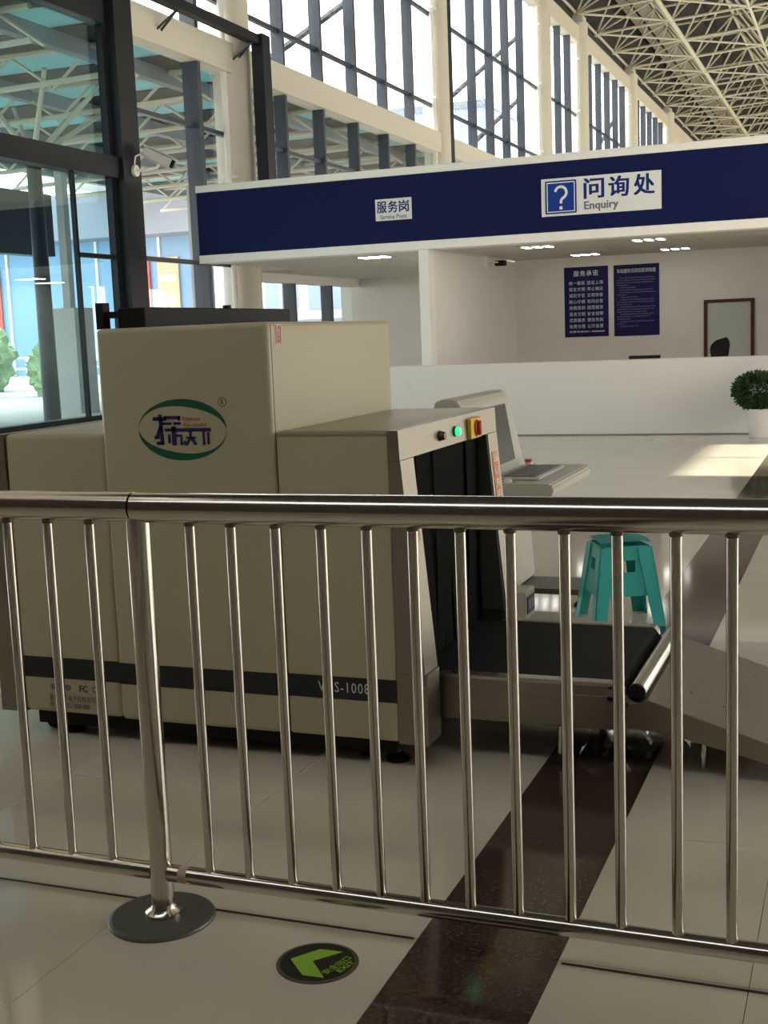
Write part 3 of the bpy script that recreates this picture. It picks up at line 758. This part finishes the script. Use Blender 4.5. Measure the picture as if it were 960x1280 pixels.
# slide at the end of the belt
t = thing('luggage_slide', (-.25, 4.5, 0), 'sloping stainless steel slide after the belt roller, running off right', 'slide')
def zs(x): return .285 - .31*(x + .73)
MB().prism([(-.665, 4.05, zs(-.665)), (.14, 4.05, zs(.14)), (.19, 4.05, .006), (.19, 4.05, .0), (.13, 4.05, zs(.13)-.012), (-.665, 4.05, zs(-.665)-.012)], (0, .88, 0)).build('slide_sheet', M['sheet'], t)
for y in (4.045, 4.923):
    MB().prism([(-.735, y, .235), (-.665, y, zs(-.665)-.003), (.14, y, zs(.14)-.003), (.19, y, .0), (.06, y, .0), (-.60, y, .155), (-.735, y, .165)], (0, .012, 0)).build('side_skirt', M['brush'], t)
MB().box(-.732, -.66, 4.06, 4.92, .20, .245).build('slide_lip', M['sheet'], t)
for y in (4.2, 4.76): MB().tube((-.5, y, 0), (-.5, y, zs(-.5)-.012), .014, n=10).build('leg', M['chrome'], t, True)

# crumpled clear wrapping film under the slide
def film():
    m = bpy.data.materials.new('clear wrapping film'); m.use_nodes = True; nt = m.node_tree; nt.nodes.clear()
    o = nt.nodes.new('ShaderNodeOutputMaterial'); mx = nt.nodes.new('ShaderNodeMixShader'); mx.inputs[0].default_value = .16
    a = nt.nodes.new('ShaderNodeBsdfTransparent'); g = nt.nodes.new('ShaderNodeBsdfGlossy'); g.inputs['Roughness'].default_value = .12
    nt.links.new(a.outputs[0], mx.inputs[1]); nt.links.new(g.outputs[0], mx.inputs[2]); nt.links.new(mx.outputs[0], o.inputs[0]); return m
M['film'] = film()
mb = MB(); rr = random.Random(4); g_ = {}
for i in range(22):
    for j in range(9):
        g_[i, j] = mb.bm.verts.new((-.92+.40*i/21, 4.16+.30*j/8 + rr.uniform(-.012, .012), .012 + .10*math.exp(-((j-4)/2.6)**2)*(.6+.4*math.sin(i*.9)) + rr.uniform(0, .022)))
for i in range(21):
    for j in range(8): mb.bm.faces.new((g_[i, j], g_[i+1, j], g_[i+1, j+1], g_[i, j+1]))
tag(mb.build('plastic_film', M['film'], org=(-.7, 4.3, 0)), 'crumpled clear plastic film lying under the belt end and slide', 'plastic film')
# operator console behind the belt
t = thing('operator_console', (-1.9, 6.3, 0), 'pale grey operator console with slanted screen and keyboard shelf behind the scanner', 'console')
mb = MB(); prof = [(-2.02, .12), (-1.74, .12), (-1.78, .70), (-1.87, 1.10), (-1.885, 1.155), (-1.905, 1.17), (-1.99, 1.17), (-2.02, 1.14)]
mb.prism([(a, 5.9, b) for a, b in prof], (0, .9, 0)); bmesh.ops.bevel(mb.bm, geom=[e for e in mb.bm.edges], offset=.012, segments=2, affect='EDGES')
mb.build('cabinet', M['beige2'], t, True)
mb = MB(); prof = [(-1.82, .69), (-1.44, .685), (-1.415, .70), (-1.415, .735), (-1.43, .75), (-1.80, .75)]
mb.prism([(a, 5.9, b) for a, b in prof], (0, .9, 0)); bmesh.ops.bevel(mb.bm, geom=[e for e in mb.bm.edges], offset=.008, segments=2, affect='EDGES')
mb.build('keyboard_shelf', M['beige2'], t, True)
def xf(z): return -1.87 + (1.10-z)*.225 + .002
s = MB().prism([(xf(.80), 6.0, .80), (xf(.80), 6.62, .80), (xf(1.10), 6.68, 1.10), (xf(1.10), 5.96, 1.10)], (.006, 0, 0)).build('screen_bezel', M['black'], t)
MB().prism([(xf(.812)+.006, 6.02, .812), (xf(.812)+.006, 6.60, .812), (xf(1.09)+.006, 6.655, 1.09), (xf(1.09)+.006, 5.98, 1.09)], (.002, 0, 0)).build('screen', M['screen'], s)
MB().box(-2.10, -1.42, 6.45, 6.78, .085, .115).build('foot_plate', M['plate'], t)
for (x, y) in ((-1.44, 6.56), (-1.98, 6.56), (-1.98, 5.98), (-1.84, 5.98)):
    MB().tube((x, y, .02), (x, y, .08), .008, n=8).lathe((x, y, 0), [(.03, 0), (.03, .012), (.01, .03)], 14).build('levelling_foot', M['blackm'], t, True)
bt = MB().tube((-1.74, 6.70, .75), (-1.74, 6.70, .775), .020, n=14).build('push_button', M['pot'], t, True)
MB().tube((-1.74, 6.70, .775), (-1.74, 6.70, .79), .024, .022, 14).build('button_cap', M['redp'], bt, True)
MB().lathe((-1.66, 5.97, .75), [(.022, 0), (.022, .012), (.012, .02)], 12).build('joystick_knob', M['pot'], t, True)
k = thing('control_keyboard', (-1.62, 6.3, .75), 'grey control keyboard with dark keys lying on the console shelf', 'keyboard')
MB().box(-1.72, -1.52, 6.05, 6.62, .751, .765, .004, 1).build('case', M['lampframe'], k)
mb = MB()
for i in range(4):
    for j in range(10): mb.box(-1.71+.044*i, -1.672+.044*i, 6.07+.053*j, 6.115+.053*j, .765, .772)
tag(mb.build('key', M['keygrey'], k), kind='stuff')
# socket box on the floor
t = thing('socket_box', (-1.72, 6.25, 0), 'small beige floor box with black double socket beside the console foot', 'socket')
MB().box(-1.735, -1.635, 6.17, 6.36, 0, .15, .006, 1).build('case', M['beige2'], t)
s = MB().box(-1.635, -1.631, 6.19, 6.34, .03, .12).build('socket_plate', M['black'], t)
for y in (6.225, 6.285): MB().box(-1.631, -1.629, y-.015, y+.028, .05, .10).build('socket', M['greycl'], s)

# ================================================================== teal stool
t = thing('plastic_stool', (-1.17, 6.285, 0), 'teal plastic stool standing behind the conveyor belt', 'stool')
SR = Matrix.Rotation(R(26.7), 4, 'Z')
def sp(x, y, z): return Vector((-1.17, 6.285, 0)) + SR @ Vector((x, y, z))
HT = .43
def half(z): return .185 - (.185-.128)*z/HT
def corner_leg(sx, sy):
    mb = MB(); th = .006; z0, z1 = 0, .40
    for axis in (0, 1):
        vs = []
        for z in (z0, z1):
            h = half(z); wd = .062 if z == z0 else .075
            for (a, b) in ((h, h), (h-wd, h), (h-wd, h-th), (h, h-th)):
                p = (a, b) if axis == 0 else (b, a)
                vs.append(sp(sx*p[0], sy*p[1], z))
        mb.add(vs, [(0, 1, 2, 3), (4, 7, 6, 5), (0, 4, 5, 1), (1, 5, 6, 2), (2, 6, 7, 3), (3, 7, 4, 0)])
    mb.build('leg', M['teal'], t)
for a in (-1, 1):
    for b in (-1, 1): corner_leg(a, b)
for kx in range(4):
    RR = Matrix.Rotation(kx*math.pi/2, 4, 'Z'); mb = MB()
    def q(u, z, dep=0):
        v = RR @ Vector((u, -(half(z)-.008-dep), z)); return sp(v.x, v.y, v.z)
    def panel(u0, u1, z0, z1):
        vs = [q(u0, z0), q(u1, z0), q(u1, z1), q(u0, z1), q(u0, z0, .006), q(u1, z0, .006), q(u1, z1, .006), q(u0, z1, .006)]
        mb.add(vs, [(0, 1, 2, 3), (4, 7, 6, 5), (0, 4, 5, 1), (1, 5, 6, 2), (2, 6, 7, 3), (3, 7, 4, 0)])
    e = .112
    panel(-e, e, .335, .405)
    if kx != 2: panel(-e, e, .20, .275)
    if kx == 2: mb.build('apron', M['teal'], t); mb = MB(); panel(-e*1.03, e*1.03, .155, .20); mb.build('apron', M['teal'], t); continue
    panel(-e, -.045, .275, .335); panel(.045, e, .275, .335); panel(-e*1.03, e*1.03, .155, .20)
    mb.build('apron', M['teal'], t)
mb = MB(); n = 9; rows_ = []
for i in range(n):
    rows_.append([])
    for j in range(n):
        u = -1+2*i/(n-1); v = -1+2*j/(n-1)
        z = .418 + .014*max(abs(u), abs(v))**3 - .010*(abs(u)*abs(v))**2 + (.006*math.cos(3*math.pi*u)*math.cos(3*math.pi*v) if max(abs(u), abs(v)) < .9 else 0)
        k = 1-.04*(abs(u*v))**4; rows_[-1].append(mb.bm.verts.new(sp(.131*u*k, .131*v*k, z)))
fs = []
for i in range(n-1):
    for j in range(n-1): fs.append(mb.bm.faces.new((rows_[i][j], rows_[i+1][j], rows_[i+1][j+1], rows_[i][j+1])))
bmesh.ops.solidify(mb.bm, geom=fs, thickness=.014)
mb.build('seat', M['teal'], t, True)

# ================================================================== railing
RY = 2.68
rl = thing('steel_railing', (-1.2, RY, 0), 'polished stainless steel barrier railing across the foreground', 'railing')
MB().tube((-3.0, RY, 1.096), (-1.722, RY, 1.096), .0375, n=28).build('top_rail', M['steel'], rl, True)
MB().tube((-1.716, RY, 1.094), (.7, RY, 1.094), .0385, n=28).build('top_rail', M['steel'], rl, True)
MB().tube((-3.0, RY, .127), (-1.735, RY, .127), .0225, n=18).build('bottom_rail', M['steel'], rl, True)
MB().tube((-1.685, RY, .127), (.7, RY, .127), .0225, n=18).build('bottom_rail', M['steel'], rl, True)
bx = [-2.62, -2.49, -2.365, -2.24, -2.113, -1.986, -1.858, -1.660, -1.564, -1.450, -1.3287, -1.208, -1.091, -.976, -.861, -.744, -.620, -.503, -.377, -.260, -.14, -.02, .10, .22, .34, .46, .58]
for x in bx:
    if abs(x+1.66) < .001: continue
    b = MB().tube((x, RY, .14), (x, RY, 1.065), .0128, n=14).build('baluster', M['steel'], rl, True)
    mb = MB(); mb.lathe((x, RY, 1.049), [(.0132, 0), (.0148, .003), (.0148, .012)], 14); mb.build('weld', M['ring'], b, True)
p = MB().tube((-1.712, RY, .012), (-1.712, RY, 1.07), .030, n=24).build('post', M['steel'], rl, True)
MB().lathe((-1.712, RY, .012), [(.048, 0), (.048, .008), (.033, .02), (.031, .03)], 24).build('collar', M['steel'], p, True)
MB().lathe((-1.716, RY-.005, 0), [(.140, 0), (.141, .004), (.138, .009), (.13, .012), (.03, .0125)], 48).build('base_plate', M['plate'], p)
MB().tube((-1.652, RY, .127), (-1.628, RY, .127), .0229, n=18).build('tape', M['sticker'], rl, True)
p = MB().tube((.55, RY, .012), (.55, RY, 1.07), .030, n=24).build('post', M['steel'], rl, True)
MB().lathe((.55, RY, 0), [(.14, 0), (.141, .004), (.138, .009), (.13, .012), (.03, .0125)], 40).build('base_plate', M['plate'], p, True)

# exit sign in the floor
t = thing('floor_exit_sign', (-1.2217, 2.5745, 0), 'round black floor sign with lime green exit arrow before the railing', 'sign')
c = (-1.2217, 2.5745, 0)
MB().lathe(c, [(.1005, 0), (.1005, .0015), (.098, .0025), (.090, .0028)], 48).build('rim', M['ring'], t, True)
MB().lathe((c[0], c[1], .0028), [(.0905, 0), (.0905, .0006)], 48).build('disc', M['signblack'], t)
ch = [(-1.2908, 2.5672), (-1.2405, 2.633), (-1.181, 2.6367), (-1.2342, 2.5733), (-1.1754, 2.5081), (-1.23, 2.5046)]
MB().prism([(a, b, .0034) for a, b in ch], (0, 0, .0008)).build('arrow', M['lime'], t)
U = Vector((.03, .096, 0)).normalized(); V = Vector((-U.y, U.x, 0))
text_on(MB(), '安全出口', (-1.1745, 2.5235, .0034), U, V, .093, .021, .0008, bold=.012).build('characters', M['lime'], t)
text_on(MB(), 'EXIT', (-1.1475, 2.5425, .0034), U, V, .056, .0155, .0008, bold=.02).build('lettering', M['lime'], t)

# ================================================================== OUTSIDE
yard = MB().box(-220, -10.7, -40, 260, -.4, -.05).build('yard_ground', M['concrete']); yard['kind'] = 'structure'
cn = thing('entrance_canopy', (-15, 28, 0), 'outdoor canopy of teal panels and white trusses beyond the window wall', 'canopy')
y = -3.6; k = 0
while y < 46:
    MB().box(-20.5, -10.64, y, y+1.1, 6.3, 6.34).build('canopy_panel', M['tealp'], cn)
    MB().box(-20.5, -10.64, y+1.1, y+2.4, 6.28, 6.42).build('canopy_slab', M['deck'], cn)
    y += 2.4
MB().box(-20.6, -20.2, 6, 28.5, 3.9, 5.5).build('canopy_sign_board', M['darkframe'], cn)
for x in (-11.6, -14.5, -17.4, -20.3):
    MB().box(x-.09, x+.09, 6, 46, 6.0, 6.25).build('canopy_beam', M['greycl'], cn)
mb = MB()
for y in [8+2.4*i for i in range(16)]:
    mb.tube((-20.4, y, 6.2), (-10.9, y, 6.2), .05, n=6).tube((-20.4, y, 5.55), (-10.9, y, 5.75), .05, n=6)
    xx = -20.3
    while xx < -11.5: mb.tube((xx, y, 5.6), (xx+.8, y, 6.2), .03, n=5).tube((xx+.8, y, 6.2), (xx+1.6, y, 5.65), .03, n=5); xx += 1.6
tag(mb.build('canopy_truss', M['truss'], cn, True), kind='stuff')
for (x, y, w) in ((-17.5, 21.5, .25), (-17.5, 25.1, .38), (-17.5, 31.2, .16), (-17.5, 37, .25), (-17.5, 44, .25)):
    MB().box(x-w, x+w, y-w, y+w, -.05, 2.4).box(x-.1, x+.1, y-.1, y+.1, 2.4, 6.0).build('canopy_post', M['canopyg'], cn)
tr = MB().tube((-14, 19.3, -.05), (-14, 19.3, 4.9), .16, .13, 14).build('canopy_column', M['darkframe'], cn, True)
for (dx, dy) in ((-1.6, 0), (1.6, 0), (0, -1.6), (0, 1.6), (-1.3, 1.3), (1.3, -1.3), (1.3, 1.3), (-1.3, -1.3)):
    MB().tube((-14, 19.3, 4.85), (-14+dx, 19.3+dy, 6.05), .055, .04, 8).build('branch', M['truss'], tr, True)
# white railing out in the yard
t = thing('yard_fence', (-30, 48, 0), 'white railing in the yard seen through the windows', 'fence')
for z in (.55, 1.05): MB().box(-60, -20, 47.97, 48.03, z, z+.09).build('rail', M['whitecl'], t)
for k in range(21): bpiece('post', M['whitecl'], t, -60+2*k-.05, -60+2*k+.05, 47.95, 48.05, -.05, 1.15)
# blue building
b = thing('blue_building', (-42, 62, 0), 'blue clad building with grey fascia seen through the left windows', 'building')
MB().box(-62, -33, 60, 75, -.05, 7.2).build('wall', M['bluecl'], b)
MB().box(-63, -32, 58, 76, 7.2, 9.6).build('fascia', M['greycl'], b)
MB().box(-38.5, -32, 54, 60, 9.6, 11.5).build('portico', M['whitecl'], b)
MB().box(-35.3, -34.7, 54.5, 55.1, -.05, 9.6).build('pillar', M['whitecl'], b)
for k in range(14): MB().box(-61.9+2*k, -61.75+2*k, 59.9, 60, 0, 7.2).build('rib', M['whitecl'], b)
for (x, m_) in ((-59, 'postw'), (-55.5, 'postr'), (-51, 'postw'), (-47, 'postr'), (-37.1, 'postr'), (-35.3, 'posto')):
    q = MB().box(x-.65, x+.65, 59.85, 59.95, .6, 6.1).build('banner', M[m_], b)
    for z in (1.2, 2.4, 3.6, 4.8): MB().box(x-.5, x+.5, 59.82, 59.85, z, z+.35).build('banner_print', M['postw' if m_ != 'postw' else 'postr'], q)
# white building
b = thing('white_building', (-25, 60, 0), 'white building with windows seen through the service room windows', 'building')
MB().box(-31.5, -14, 58, 70, -.05, 9).build('wall', M['whitecl'], b)
MB().box(-32, -13.5, 56, 70, 1.9, 2.4).build('canopy_slab', M['greycl'], b)
for i in range(7):
    for z in (2.9, 6.0):
        f_ = MB().box(-31+2.4*i, -29.2+2.4*i, 57.93, 58, z, z+1.7).build('window', M['paleblue'], b)
        MB().box(-30.15+2.4*i, -30.05+2.4*i, 57.9, 57.93, z, z+1.7).build('glazing_bar', M['whitecl'], f_)
b = thing('glass_tower', (-47, 148, 0), 'pale blue tower block far beyond the upper windows', 'building')
MB().box(-53, -41, 143, 155, -.05, 27).build('body', M['paleblue'], b)
MB().box(-53.2, -40.8, 142.8, 155.2, 27, 27.8).build('parapet', M['greycl'], b)
for i in range(5): MB().box(-52.5+2.4*i, -52.2+2.4*i, 142.8, 143, 0, 27).build('fin', M['whitecl'], b)
# shrubs
rr = random.Random(11)
labs = ['round green shrub in the yard seen through the leftmost glass', 'low pale green shrub in the yard nearer the dark post', 'third green shrub in the yard, beside the canopy posts']
for i, (x, y, r) in enumerate(((-27.5, 33, 1.3), (-24.6, 34.5, 1.0), (-31, 38, 1.5))):
    mb = MB(); bmesh.ops.create_icosphere(mb.bm, subdivisions=4, radius=r, matrix=Matrix.Translation((x, y, r*.8)))
    for v in mb.bm.verts: v.co += (v.co-Vector((x, y, r*.8)))*rr.uniform(-.16, .16)
    tag(mb.build('yard_shrub', M['hill'], org=(x, y, 0)), labs[i], 'shrub', 'shrubs in the yard')
